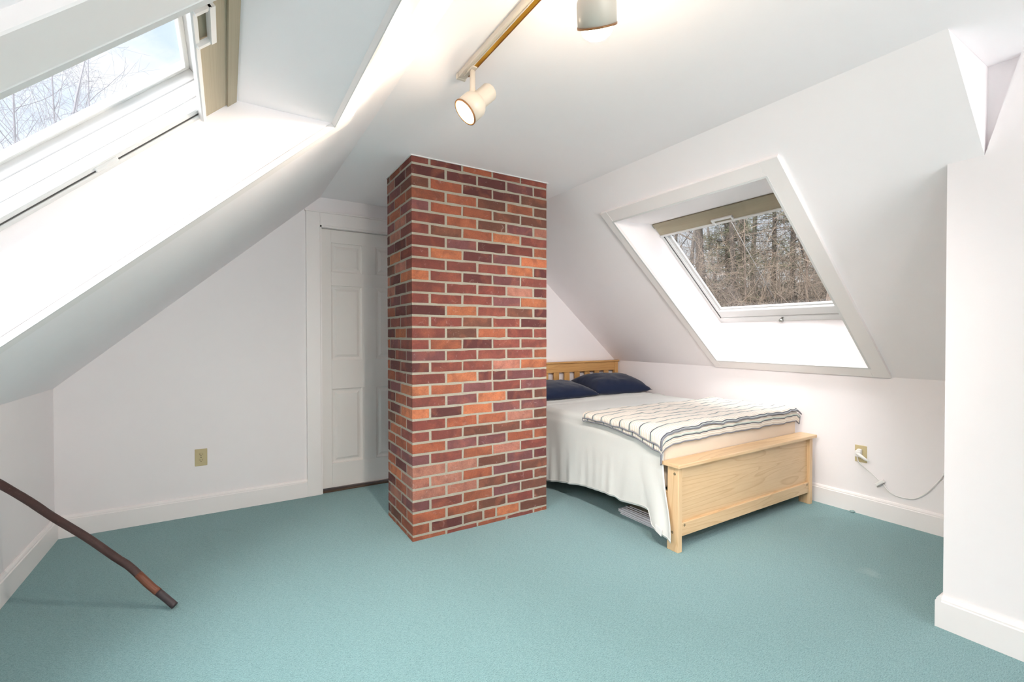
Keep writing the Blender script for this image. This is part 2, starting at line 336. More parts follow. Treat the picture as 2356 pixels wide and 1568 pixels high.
# slopes with a skylight opening each -----------------------------------------
class Slope:
    def __init__(s, p0, p1):
        s.p0 = Vector((p0[0], 0, p0[1])); t = Vector((p1[0]-p0[0], 0, p1[1]-p0[1])); s.len = t.length; s.t = t.normalized()
        s.n = Vector((-s.t.z, 0, s.t.x)) if s.t.x > 0 else Vector((s.t.z, 0, -s.t.x))
    def P(s, a, y, d): v = s.p0+s.t*a+s.n*d; return Vector((v.x, y, v.z))
    def M(s):   # matrix: local (a, y, d) -> world
        m = Matrix.Identity(4)
        for i in range(3): m[i][0], m[i][1], m[i][2], m[i][3] = s.t[i], (0, 1, 0)[i], s.n[i], s.p0[i]
        return m
SLP = Slope((-L, ZKL), (XCL, H)); SRP = Slope((R, ZKR), (XCR, H))
def slope_mesh(name, sl, ya, yb, oy0, oy1, r0, r1, w0, w1, dwin, thick, label):
    """inner skin with opening (rim r0..r1), splayed reveal to the window (w0..w1 at depth dwin), outer skin"""
    V = []; F = []
    def ring(a0, a1, d, y0, y1):
        b = len(V); V.extend([sl.P(a0, y0, d), sl.P(a1, y0, d), sl.P(a1, y1, d), sl.P(a0, y1, d)]); return b
    A = ring(-0.0, sl.len, 0, ya, yb); B = ring(r0, r1, 0, oy0, oy1); C = ring(w0, w1, dwin, oy0, oy1); C2 = ring(w0, w1, thick, oy0, oy1); E_ = ring(-0.35, sl.len+0.2, thick, ya, yb)
    for P_, Q_ in ((A, B), (B, C), (C, C2), (C2, E_)):
        for i in range(4): F.append((P_+i, P_+(i+1) % 4, Q_+(i+1) % 4, Q_+i))
    o = mesh(name, V, F, CEIL); tag(o, label, 'ceiling', kind='structure'); return o
LY0, LY1, LR0, LR1, LW0, LW1, LD = 0.747, 1.850, 0.095, 1.650, 0.292, 1.420, 0.215
RY0, RY1, RR0, RR1, RW0, RW1, RD = 1.344, 2.437, 0.112, 1.680, 0.277, 1.405, 0.262
ceil_l = slope_mesh('ceiling_left', SLP, YN, D+0.1, LY0, LY1, LR0, LR1, LW0, LW1, LD, 0.362, 'white sloping ceiling on the left with a deep skylight opening')
ceil_r = slope_mesh('ceiling_right', SRP, YE, D+0.1, RY0, RY1, RR0, RR1, RW0, RW1, RD, 0.322, 'white sloping ceiling over the bed with a skylight opening')
prism('ceiling_end', [(XCR+0.001, H+0.02), (RB+0.3, H+0.02), (RB+0.3, H+0.001+(ZKR-H)*(RB+0.3-XCR)/(R-XCR)), (XCR+0.001, H+0.0005)], 'y', YE+0.0005, YE+0.01, CEIL, ceil_r)

def casing(name, sl, y0, y1, a0, a1, w, lab, wf):
    r = thing(name, sl.P((a0+a1)/2, (y0+y1)/2, 0), lab, 'trim', kind='structure'); M = sl.M()
    box('casing_board', (a0-w, a1+w), (y1, y1+wf), (-0.018, 0.003), TRIM, r, 0.002, M)
    box('casing_board', (a0-w, a1+w), (y0-w, y0), (-0.018, 0.003), TRIM, r, 0.002, M)
    box('casing_board', (a1, a1+w), (y0-0.001, y1+0.001), (-0.0175, 0.003), TRIM, r, 0.002, M)
    box('casing_board', (a0-w, a0), (y0-0.001, y1+0.001), (-0.0175, 0.003), TRIM, r, 0.002, M)
    # thin jamb liner edge seen as a bright line round the opening
    for ys in ((y1, y1+0.012), (y0-0.012, y0)): box('liner_edge', (a0-0.012, a1+0.012), ys, (-0.0195, -0.016), FRAME, r, 0, M)
    for as_ in ((a1, a1+0.012), (a0-0.012, a0)): box('liner_edge', as_, (y0, y1), (-0.0195, -0.016), FRAME, r, 0, M)
    return r
casing('trim_2', SLP, LY0, LY1, LR0, LR1, 0.098, 'white flat casing around the left skylight opening', 0.092)
casing('trim_3', SRP, RY0, RY1, RR0, RR1, 0.098, 'white flat casing around the skylight opening above the bed', 0.066)

def skylight(name, sl, y0, y1, w0, w1, d0, dg, inset, bottom, lab, glass, blind_end, knob=None):
    r = thing(name, sl.P((w0+w1)/2, (y0+y1)/2, d0), lab, 'skylight', kind='structure'); M = sl.M()
    fb = inset*0.45; dd = dg+0.012
    # fixed frame
    box('frame_rail', (w1-fb, w1), (y0, y1), (d0, dd), FRAME, r, 0.002, M); box('frame_rail', (w0, w0+bottom*0.40), (y0, y1), (d0, dd), FRAME, r, 0.004, M)
    box('frame_stile', (w0, w1), (y1-fb, y1), (d0, dd), FRAME, r, 0.002, M); box('frame_stile', (w0, w1), (y0, y0+fb), (d0, dd), FRAME, r, 0.002, M)
    # dark gasket line
    box('gasket', (w0+bottom*0.40, w1-fb), (y1-fb-0.004, y1-fb), (d0+0.004, dd), GAP, r, 0, M); box('gasket', (w0+bottom*0.40, w1-fb), (y0+fb, y0+fb+0.004), (d0+0.004, dd), GAP, r, 0, M)
    sash = box('sash', (w0+bottom*0.42, w0+bottom), (y0+fb+0.004, y1-fb-0.004), (d0+0.006, dd), FRAME, r, 0.004, M)
    box('sash_rail', (w1-inset, w1-fb-0.003), (y0+fb+0.004, y1-fb-0.004), (d0+0.006, dd), FRAME, r, 0.003, M)
    box('sash_stile', (w0+bottom, w1-inset), (y1-inset, y1-fb-0.004), (d0+0.006, dd), FRAME, r, 0.003, M)
    box('sash_stile', (w0+bottom, w1-inset), (y0+fb+0.004, y0+inset), (d0+0.006, dd), FRAME, r, 0.003, M)
    for yy in (y1-inset-0.0006, y0+inset-0.0009):
        for q in (0.30, 0.62): box('groove', (w0+bottom, w1-inset), (yy, yy+0.0015), (d0+(dg-d0)*q, d0+(dg-d0)*q+0.003), GREYLINE, r, 0, M)
    # glazing bead, a step between sash and pane
    bd = 0.014
    for as_, ys in (((w0+bottom, w0+bottom+bd), (y0+inset, y1-inset)), ((w1-inset-bd, w1-inset), (y0+inset, y1-inset)), ((w0+bottom, w1-inset), (y0+inset, y0+inset+bd)), ((w0+bottom, w1-inset), (y1-inset-bd, y1-inset))):
        box('glazing_bead', as_, ys, (dg-0.018, dg), FRAME, r, 0.002, M)
    box('pane', (w0+bottom, w1-inset), (y0+inset, y1-inset), (dg, dg+0.006), glass, r, 0, M)
    # roller blind drawn a little way down from the head
    bl = box('blind', (blind_end, w1-0.004), (y0+0.012, y1-0.012), (d0-0.006, d0-0.002), BLIND, r, 0, M)
    bm = bmesh.new(); add_box(bm, (w1-0.035, w1-0.001), (y0+0.010, y1-0.010), (d0-0.012, d0+0.004), M); bmobj('blind_cassette', bm, BLIND, r)
    bar = box('blind_bar', (blind_end-0.016, blind_end), (y0+0.012, y1-0.012), (d0-0.016, d0+0.004), FRAME, r, 0.003, M)
    ym = (y0+y1)/2; w = 0.075
    bm = bmesh.new()
    add_box(bm, (blind_end-0.012, blind_end+0.028), (ym-w, ym-w+0.012), (d0-0.024, d0-0.012), M); add_box(bm, (blind_end-0.012, blind_end+0.028), (ym+w-0.012, ym+w), (d0-0.024, d0-0.012), M)
    add_box(bm, (blind_end+0.022, blind_end+0.036), (ym-w, ym+w), (d0-0.026, d0-0.012), M)
    bmobj('pull_handle', bm, FRAME, bar)
    if knob:
        kp = sl.P(knob[0], knob[1], d0+0.002)
        lathe('knob', [(0.007, 0), (0.007, 0.020), (0.015, 0.022), (0.017, 0.030), (0.014, 0.040), (0.006, 0.044)], kp, -sl.n, KNOB, r, 20)
    return r
skylight('window_1', SLP, LY0, LY1, LW0, LW1, LD, 0.345, 0.06, 0.10, 'tall left skylight showing pale sky and bare treetops', SCREEN, 1.302)
w2 = skylight('window_2', SRP, RY0, RY1, RW0, RW1, RD, 0.305, 0.048, 0.135, 'skylight above the bed looking out on brown woods', GLASS, 1.295, (0.317, 1.905))
# little catch on the sash stile of the left skylight
lw = bpy.data.objects['window_1']
box('catch', (0.945, 1.015), (LY1-0.052, LY1-0.026), (LD+0.0, LD+0.010), FRAME, lw, 0.003, SLP.M())

# baseboards ------------------------------------------------------------------
def base_profile(t=0.018, h=0.13): return [(0, 0), (t, 0), (t, h-0.022), (t-0.004, h-0.018), (t-0.004, h-0.012), (t-0.008, h-0.004), (t-0.012, h), (0, h)]
bb = prism('baseboard_left', [(-L+a, z) for a, z in base_profile()], 'y', YN, D, TRIM); tag(bb, 'white wooden baseboard along the left knee wall', 'baseboard', kind='structure')
bb = prism('baseboard_back', [(D-a, z) for a, z in base_profile()], 'x', -L, 0.508, TRIM); tag(bb, 'white wooden baseboard along the gable wall left of the door', 'baseboard', kind='structure')
bb = prism('baseboard_back_bed', [(D-a, z) for a, z in base_profile()], 'x', 1.47, R, TRIM); tag(bb, 'white wooden baseboard on the gable wall behind the headboard', 'baseboard', kind='structure')
bb = prism('baseboard_right', [(R-a, z) for a, z in base_profile()], 'y', YB, D, TRIM); tag(bb, 'white wooden baseboard along the knee wall beside the bed', 'baseboard', kind='structure')
bb = prism('baseboard_near', [(RB-a, z) for a, z in base_profile(0.02)], 'y', YN, YB, TRIM); tag(bb, 'white wooden baseboard at the foot of the tall right wall', 'baseboard', kind='structure')
prism('baseboard_return', [(YB+a, z) for a, z in base_profile(0.02)], 'x', RB-0.02, R, TRIM, bb)

# door with casing --------------------------------------------------------------
tr = thing('trim_1', (0.99, D, 0), 'white flat casing around the panelled door', 'trim', kind='structure')
box('casing_board', (0.507, DX0), (D-0.02, D+0.001), (0, 2.131), TRIM, tr, 0.002); box('casing_board', (DX1, 1.47), (D-0.02, D+0.001), (0, 2.131), TRIM, tr, 0.002)
box('casing_board', (DX0, DX1), (D-0.0195, D+0.001), (DZ, 2.131), TRIM, tr, 0.002); box('head_cap', (0.50, 1.48), (D-0.026, D), (2.131, 2.143), TRIM, tr, 0.002)
box('jamb_board', (DX0, DX0+0.012), (D-0.012, D+0.10), (0, DZ), TRIM, tr); box('jamb_board', (DX1-0.012, DX1), (D-0.012, D+0.10), (0, DZ), TRIM, tr); box('jamb_board', (DX0, DX1), (D-0.012, D+0.10), (DZ-0.012, DZ), TRIM, tr)
box('stop', (DX0+0.012, DX0+0.016), (D+0.070, D+0.10), (0, DZ), TRIM, tr)
dr = thing('door_1', (0.99, D+0.03, 0), 'white six-panel door half hidden by the brick chimney', 'door', kind='structure')
dx = [0.618, 0.692, 0.923, 1.034, 1.265, 1.355]; dz = [0.026, 0.213, 0.79, 1.015, 1.59, 1.696, 1.92, 2.022]; dy0, dy1 = D+0.03, D+0.065
for a, b in ((dx[0], dx[1]), (dx[4], dx[5])): box('stile', (a, b), (dy0, dy1), (dz[0], dz[-1]), DOORM, dr, 0.002)
for a, b in ((0, 1), (2, 3), (4, 5), (6, 7)): box('rail', (dx[1], dx[4]), (dy0, dy1), (dz[a], dz[b]), DOORM, dr, 0.0015)
for a, b in ((1, 2), (3, 4), (5, 6)):
    box('mullion', (dx[2], dx[3]), (dy0+0.0003, dy1), (dz[a]-0.001, dz[b]+0.001), DOORM, dr, 0.0015)
    for p, q in ((1, 2), (3, 4)):
        bm = bmesh.new(); x0, x1, z0, z1 = dx[p], dx[q], dz[a], dz[b]; V = []
        for ins, dep in ((0, 0.010), (0.012, 0.0135), (0.022, 0.0135), (0.040, 0.006)): V.append([bm.verts.new((x, dy0+dep, z)) for x, z in ((x0+ins, z0+ins), (x1-ins, z0+ins), (x1-ins, z1-ins), (x0+ins, z1-ins))])
        for A, B in zip(V, V[1:]):
            for i in range(4): bm.faces.new((A[i], A[(i+1) % 4], B[(i+1) % 4], B[i]))
        bm.faces.new(V[-1]); Bk = [bm.verts.new((x, dy1, z)) for x, z in ((x0, z0), (x1, z0), (x1, z1), (x0, z1))]; bm.faces.new(Bk)
        for i in range(4): bm.faces.new((V[0][i], V[0][(i+1) % 4], Bk[(i+1) % 4], Bk[i]))
        bmobj('panel', bm, DOORM, dr)
box('sill', (DX0, DX1), (D+0.0, D+0.12), (0, 0.012), plain('dark_threshold', (0.09, 0.055, 0.035), 0.7), tr)

# ------------------------------------------------------------------ brick chimney
chim = thing('brick_chimney', ((X0+X1)/2, (Y0+Y1)/2, 0), 'red brick chimney stack rising from the carpet to the ceiling', 'chimney')
REC = 0.0016; U = 0.213; MJ = 0.0122
box('mortar', (X0+REC, X1-REC), (Y0+REC, Y1-REC), (0, H), MORTAR, chim)
bm = bmesh.new(); o_ = 0.007
for xs, ys in (((X0-o_, X1+o_), (Y0-o_, Y0)), ((X0-o_, X0), (Y0, Y1)), ((X1, X1+o_), (Y0, Y1)), ((X0-o_, X1+o_), (Y1, Y1+o_))): add_box(bm, xs, ys, (H-0.006, H))
bmobj('ceiling_trim', bm, FRAME, chim)
BC = {'d': (0.115, 0.030, 0.030), 'm': (0.225, 0.058, 0.045), 'p': (0.195, 0.070, 0.073), 'b': (0.165, 0.065, 0.042), 'r': (0.36, 0.103, 0.050), 'o': (0.53, 0.172, 0.075), 'k': (0.45, 0.185, 0.132)}
# per course from the ceiling down: side bricks (left to right, corner excluded) + front bricks (corner first)
COURSES = ['br mdrmm', 'kd dddpm', 'dp brddb', 'pr rrbrb', 'rr prrbb', 'pk mrbpk', 'dk mbrom', 'pd mpdmr', 'bo modpo', 'bk mmmod', 'kd omdpm', 'kd mmmkd', 'dp mmmpo', 'rd dombd', 'dm mmbmd', 'do mbrmm', 'rp mrdmm', 'dm pmmmr',
           'rd dmmko', 'rm mo2dm', 'dp orpmp', 'dr mpodb', 'rd odopp', 'br mrrkb', 'dr mmbbm', 'rr rpprr', 'dp pmrkm', 'rd kkbpd', 'ro kkrpb', 'dr kkbmb', 'mk pmrpb', 'mr rrbmb', 'db rdbrob', 'rr rmrmr']
def brick_data(l, h, dep, seed):
    """a facing brick: uneven outline, softened front edge, face at y=0, body going +y; origin at the left bottom front"""
    rnd = random.Random(seed); n = 4; j = lambda s: rnd.uniform(-s, s)
    out = [(l*i/n+(j(0.0008) if 0 < i < n else j(0.0016)), j(0.0018)) for i in range(n+1)]+[(l*i/n+j(0.0016), h+j(0.0020)) for i in range(n, -1, -1)]
    V = []; F = []; k = len(out); cx, cz = l/2, h/2
    for (ins, yy) in ((0.0022, 0.0), (0.0, 0.0022), (0.0, dep)):
        for x, z in out: V.append((x-math.copysign(min(ins, abs(x-cx)), x-cx), yy+(j(0.0008) if yy == 0 else 0), z-math.copysign(ins, z-cz)))
    F.append(tuple(range(k)))
    for a in (0, k):
        for i in range(k): F.append((a+i, a+(i+1) % k, a+k+(i+1) % k, a+k+i))
    return V, F
BM_CACHE = {}
def brick_mesh(l, h, dep, var, side=False):
    key = (round(l, 4), round(h, 4), var, side)
    if key not in BM_CACHE:
        V, F = brick_data(l, h, dep, zlib.crc32(repr(key).encode()) % 9999)
        if side: V = [(y, -x, z) for x, y, z in V]
        me = bpy.data.meshes.new('brick'); me.from_pydata(V, [], F); me.update()
        b = bmesh.new(); b.from_mesh(me); bmesh.ops.recalc_face_normals(b, faces=b.faces[:]); b.to_mesh(me); b.free()
        me.materials.append(BRICK); BM_CACHE[key] = me
    return BM_CACHE[key]
def corner_mesh(w, dpt, h, var):
    key = ('c', round(w, 4), round(dpt, 4), round(h, 4), var)
    if key not in BM_CACHE:
        rnd = random.Random(zlib.crc32(repr(key).encode()) % 9999); b = bmesh.new(); vs = add_box(b, (0, w), (0, dpt), (0, h))
        for v in vs: v.co += Vector((rnd.uniform(-.0008, .0008), rnd.uniform(-.0008, .0008), rnd.uniform(-.0012, .0012)))
        bmesh.ops.bevel(b, geom=b.edges[:], offset=0.0024, segments=1, affect='EDGES'); bmesh.ops.recalc_face_normals(b, faces=b.faces[:])
        me = bpy.data.meshes.new('brick'); b.to_mesh(me); b.free(); me.materials.append(BRICK); BM_CACHE[key] = me
    return BM_CACHE[key]
brnd = random.Random(5)
def put_brick(me, loc, code):
    o = bpy.data.objects.new('brick', me); link(o, chim); o.location = loc
    c = BC[code]; k = brnd.uniform(0.86, 1.16); g = brnd.uniform(0.94, 1.07)
    o.color = (min(1, c[0]*k), min(1, c[1]*k*g), min(1, c[2]*k*g), 1)
    return o
ZJ = lambda k: 2.2045-k*0.06797
for ci, spec in enumerate(COURSES):
    sd_, fr_ = spec.split(); A = ci % 2 == 0
    zb = ZJ(ci)+MJ/2 if ci < 33 else 0.0; zt = ZJ(ci-1)-MJ/2 if ci > 0 else H-0.001
    if zb < 0: zb = 0.0
    h = zt-zb
    # joint centres along the front and along the side
    s0 = (X1-X0)-4*U
    fj = [0, s0, s0+U, s0+2*U, s0+3*U, X1-X0] if A else [0, U, 2*U, 3*U, 4*U, X1-X0]
    codes = list(fr_)
    if ci == 19: fj = [0, U, 2*U, 2.5*U, 3*U, 4*U, X1-X0]; codes = list('moddp')+['m']
    if ci == 32: fj = [0, s0, s0+U, s0+1.68*U, s0+2.12*U, s0+2.95*U, X1-X0]
    sj = [0.208, 0.421, Y1-Y0] if A else [0.105, 0.318, Y1-Y0]
    put_brick(corner_mesh(fj[1]-MJ/2, sj[0]-MJ/2, h, ci % 4), (X0, Y0, zb), codes[0])
    for i in range(1, len(fj)-1):
        a = fj[i]+MJ/2; b = fj[i+1]-(MJ/2 if i+1 < len(fj)-1 else 0)
        put_brick(brick_mesh(b-a, h, 0.04, (ci*3+i) % 6), (X0+a+brnd.uniform(-.0012, .0012), Y0+brnd.uniform(-.0008, .0006), zb+brnd.uniform(-.0006, .0006)), codes[i])
    # side bricks: local -y is "length"
    for i, code in ((0, sd_[1]), (1, sd_[0])):
        a = sj[i]+MJ/2; b = sj[i+1]-(MJ/2 if i == 0 else 0)
        put_brick(brick_mesh(b-a, h, 0.04, (ci+i) % 5, True), (X0+brnd.uniform(-.0006, .0006), Y0+b, zb), code)
# the two faces turned away from the picture, joined
bm = bmesh.new()
for ci in range(len(COURSES)):
    zb = max(0, ZJ(ci)+MJ/2) if ci < 33 else 0.0; zt = ZJ(ci-1)-MJ/2 if ci > 0 else H-0.001
    off = 0.11 if ci % 2 else 0.0; y = Y0+0.041-off
    while y < Y1:
        a, b = max(y, Y0+0.041), min(y+U-MJ, Y1)
        if b-a > 0.02: add_box(bm, (X1-0.03, X1), (a, b), (zb, zt))
        y += U
    x = X0-off
    while x < X1-0.031:
        a, b = max(x, X0+0.041), min(x+U-MJ, X1-0.031)
        if b-a > 0.02: add_box(bm, (a, b), (Y1-0.03, Y1), (zb, zt))
        x += U
rb = bmobj('rear_brickwork', bm, BRICK, chim); rb.color = (*BC['m'], 1); tag(rb, kind='stuff')

# ------------------------------------------------------------------ bed frame
bed = thing('bed_frame', (2.86, 2.7, 0), 'pale pine double bed frame with slatted headboard and panelled footboard', 'bed')
FX0, FX1, FY0, FY1 = 2.112, 3.562, 1.682, 1.755
def post(x0, x1):
    # a post whose lower end flares to the back with a small curve
    prof = [(FY0, 0), (FY1+0.004, 0), (FY1+0.004, 0.05), (FY1-0.004, 0.075), (FY1-0.012, 0.13), (FY1-0.004, 0.20), (FY1, 0.26), (FY1, 0.472), (FY0, 0.472)]
    return prism('foot_post', prof, 'x', x0, x1, WOODZ, bed, 0.002)
post(FX0, FX0+0.034); post(FX1-0.034, FX1)
box('foot_cap', (2.095, 3.588), (1.664, 1.782), (0.472, 0.494), WOODX, bed, 0.004, seg=2)
box('foot_panel', (FX0+0.034, FX1-0.034), (1.703, 1.719), (0.15, 0.472), WOODX, bed)
br = box('foot_rail', (FX0+0.034, FX1-0.034), (1.688, 1.716), (0.083, 0.158), WOODX, bed, 0.003)
for p, ax in (((FX0+0.001, 1.706, 0.435), (-1, 0, 0)), ((FX0+0.001, 1.722, 0.105), (-1, 0, 0)), ((FX0+0.062, 1.689, 0.143), (0, -1, 0)), ((FX1-0.062, 1.689, 0.143), (0, -1, 0))):
    s = lathe('bolt', [(0.0075, -0.001), (0.0075, 0.0012), (0.0035, 0.0015), (0.003, 0.0005)], p, ax, STEEL, bed, 14)
for x0, x1 in ((2.118, 2.142), (3.532, 3.556)): box('side_rail', (x0, x1), (1.755, 3.68), (0.20, 0.32), WOODY, bed, 0.003)
HY0, HY1 = 3.682, 3.722; HX0, HX1 = 2.118, 3.628
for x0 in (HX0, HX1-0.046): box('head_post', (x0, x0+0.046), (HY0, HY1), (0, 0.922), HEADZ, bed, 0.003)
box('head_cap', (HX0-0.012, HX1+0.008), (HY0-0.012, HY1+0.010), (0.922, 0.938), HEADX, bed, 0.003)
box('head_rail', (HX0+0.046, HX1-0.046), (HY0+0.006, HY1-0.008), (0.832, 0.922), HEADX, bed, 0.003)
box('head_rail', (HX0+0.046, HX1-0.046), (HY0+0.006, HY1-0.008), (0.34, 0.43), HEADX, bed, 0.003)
for k in range(10):
    xs = 3.435-k*0.1335
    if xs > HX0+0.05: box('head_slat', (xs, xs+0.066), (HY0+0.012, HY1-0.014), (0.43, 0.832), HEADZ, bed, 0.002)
for k in range(9):
    y = 1.86+k*0.21; box('bed_slat', (2.142, 3.532), (y, y+0.07), (0.30, 0.318), WOODX, bed)

# mattress under a cream fitted sheet
MX0, MX1, MY0, MY1, MZ0, MZ1 = 2.128, 3.556, 1.786, 3.668, 0.322, 0.636
mat_ = box('mattress', (MX0, MX1), (MY0, MY1), (MZ0, MZ1), FITTED, None, 0.035, seg=4); mat_.data.polygons.foreach_set('use_smooth', [True]*len(mat_.data.polygons))
tag(mat_, 'mattress in a cream fitted sheet, bare above the footboard', 'mattress')

# white bedspread: over the top and hanging down the near side
HEM = [(3.70, 0.07), (2.95, 0.075), (2.88, 0.085), (2.51, 0.153), (2.29, 0.172), (2.15, 0.178), (2.11, 0.165), (1.946, 0.189), (1.912, 0.183), (1.893, 0.11), (1.85, 0.088), (1.75, 0.05), (1.70, 0.045)]
def spread():
    V = []; UV = []; F = []; nb = 150; na = 90; YA, YBk = 1.782, 3.60; ztop = MZ1+0.008; xe = MX0-0.009
    topw = MX1-0.005-xe
    for j in range(nb+1):
        b = YA+(YBk-YA)*j/nb
        for i in range(na+1):
            if i <= 44:
                a = i/44; y = b; z = ztop; rr_ = 0.042
                if i <= 36: x = MX1-0.005-(topw-rr_)*i/36
                else:
                    th = (i-36)/8*math.pi/2; x = xe+rr_-rr_*math.sin(th); z = ztop-rr_*(1-math.cos(th))
                wr = 0.006*noise.noise(Vector((x*2.2, y*7, 0)))+0.003*noise.noise(Vector((x*6, y*16, 3)))
                fold = 0.010*math.exp(-((y-3.02-0.02*math.sin(x*5))/0.018)**2)+0.006*math.exp(-((y-3.13+0.015*math.sin(x*4+1))/0.02)**2)+0.007*math.exp(-((y-3.24-0.02*math.sin(x*3))/0.02)**2)
                z += (wr+fold+0.004)*(1 if i <= 36 else math.cos(th))
                if a < 0.05: z -= 0.02*(1-a/0.05)
            else:
                s = (i-44)/(na-44); yy = b; hem = lerp_list(HEM, b)
                zt_ = ztop-0.042; z = zt_+(hem-zt_)*s; drop = (zt_-z)
                amp = 0.022*sstep(0.02, 0.5, drop); x = xe-0.012*sstep(0, 0.05, drop)-0.012*sstep(0.1, 0.5, drop)+amp*(noise.noise(Vector((b*7.5, z*1.2, 5)))+0.6*noise.noise(Vector((b*19, z*1.6, 9))))
                toe = sstep(2.1, 1.78, b); y = b-0.085*toe*sstep(0.08, 0.55, drop)
                cap_ = 2.108-0.018*sstep(0.08, 0.4, drop); wt = sstep(2.10, 1.86, b); x = (cap_-0.035*sstep(0.05, 0.5, drop)*abs(noise.noise(Vector((b*11, z*1.5, 5)))))*wt+min(x, xe-0.002)*(1-wt)
                x -= 0.018*toe*sstep(0.35, 0.6, drop)
            V.append((x, y, z))
    for j in range(nb):
        for i in range(na):
            k = j*(na+1)+i; F.append((k, k+1, k+na+2, k+na+1))
    o = mesh('bedspread', V, F, SPREAD, None, True); m = o.modifiers.new('thick', 'SOLIDIFY'); m.thickness = 0.003; m.offset = 1
    tag(o, 'off-white cotton bedspread hanging unevenly down the near side of the bed', 'bedspread')
    hemp = [Vector(V[j*(na+1)+na])+Vector((-0.0015, 0, 0.012)) for j in range(nb+1)]
    tube('hem', hemp, 0.0022, SPREAD, o, 5)
    q = min(hemp, key=lambda h_: abs(h_.y-1.765)); prism('care_tag', [(q.y-0.022, q.z+0.022), (q.y+0.026, q.z+0.040), (q.y+0.024, q.z+0.004), (q.y-0.016, q.z-0.016)], 'x', q.x-0.0075, q.x-0.005, WHITEP, o)
    return o
sp_ = spread()

# striped blanket folded in two across the foot of the bed
def blanket():
    zt = MZ1+0.020; xl = 2.118; xr = 3.565; yf = MY0-0.004; yb = 2.43; na = 110
    # path across the bed's length: list of (y, z, v)
    def layer_path(y_front, drop, z0, n, v0, sign):
        pts = []; ys = [yf+(yb-yf)*i/n for i in range(n+1)]
        return ys
    V = []; UV = []; F = []; rows = []
    low_front = 0.068; top_front = 0.012
    # rows go: lower layer front hem -> back fold -> upper layer front hem
    path = []; v = 0.0
    nd = 6
    for i in range(nd): path.append((yf-0.010-0.006*i/nd, zt-low_front*(1-i/nd)-0.004, 0, low_front*(1-i/nd)))
    for i in range(46): path.append((yf+(yb-yf)*i/46, zt, 0, 0))
    for i in range(1, 8): a = math.pi*i/8; path.append((yb+0.014*math.sin(a), zt+0.012-0.012*math.cos(a), 0.5, 0))
    for i in range(46): path.append((yb-(yb-yf)*i/46, zt+0.024, 1, 0))
    for i in range(4): path.append((yf-0.004-0.016*i/3, zt+0.022-0.018*i/3, 1, 0.02*i/3))
    vv = [0.0]
    for p, q in zip(path, path[1:]): vv.append(vv[-1]+math.hypot(p[0]-q[0], p[1]-q[1]))
    for r, ((y, z, lay, fd), v) in enumerate(zip(path, vv)):
        f = sstep(2.3, 1.78, y)              # 0 at the fold, 1 at the front
        for i in range(na+1):
            over = (0.035+0.030*f) if lay >= 0.5 else (0.026+0.046*f)
            tot = xr-xl+over; a = tot*i/na; x = xr-a; dz = 0.0; dy = 0.0
            if x < xl+0.02:
                e = xl+0.02-x; th = min(e/0.035, 1.0); dz = -(0.020*th*th+max(0, e-0.035)*0.95); x = xl+0.02-0.054*math.sin(th*math.pi/2)-0.02*max(0, e-0.035)
                x -= 0.010 if lay >= 0.5 else 0.004
            dz -= 0.034*math.exp(-max(0.0, x-2.085)/0.055)*sstep(1.98, 1.78, y)
            if a < 0.05: dz -= 0.030*(1-a/0.05)
            wr = 0.0075*noise.noise(Vector((x*5, y*4.5, 7+lay)))+0.0085*noise.noise(Vector((x*10, y*11, 2+lay)))+0.003*noise.noise(Vector((x*26, y*22, 4)))
            if lay == 0: wr *= 0.5
            wr = max(wr, -0.007)
            edge = 0.0045*noise.noise(Vector((x*9, 1.5, lay*4)))+0.004*noise.noise(Vector((x*21, 4.5, lay*4)))
            ff = 1 if (fd > 0 or y < yf+0.05) else 0
            V.append((x, y+edge*ff*1.6+0.01*noise.noise(Vector((x*2, 8, 1)))*(1 if y > 2.3 else 0), z+dz+wr+edge*ff))
            UV.append((x, v-0.006*noise.noise(Vector((x*4, v*3, 0)))))
    n = na+1
    for r in range(len(path)-1):
        for i in range(na): F.append((r*n+i, r*n+i+1, (r+1)*n+i+1, (r+1)*n+i))
    o = mesh('striped_blanket', V, F, STRIPE, None, True, UV); m = o.modifiers.new('thick', 'SOLIDIFY'); m.thickness = 0.005; m.offset = 0
    tag(o, 'cream wool blanket with dark stripes folded across the foot of the bed', 'blanket')
    nr = len(path); g = lambda r, i: Vector(V[r*n+i])
    loop = [g(0, i) for i in range(n)]+[g(r, na) for r in range(1, nr)]
    loop2 = [g(nr-1, na-i) for i in range(n)]+[g(nr-1-r, 0) for r in range(1, nr)]
    for lp in (loop, loop2): tube('binding', lp, 0.0050, BIND, o, 6)
    return o
blanket()

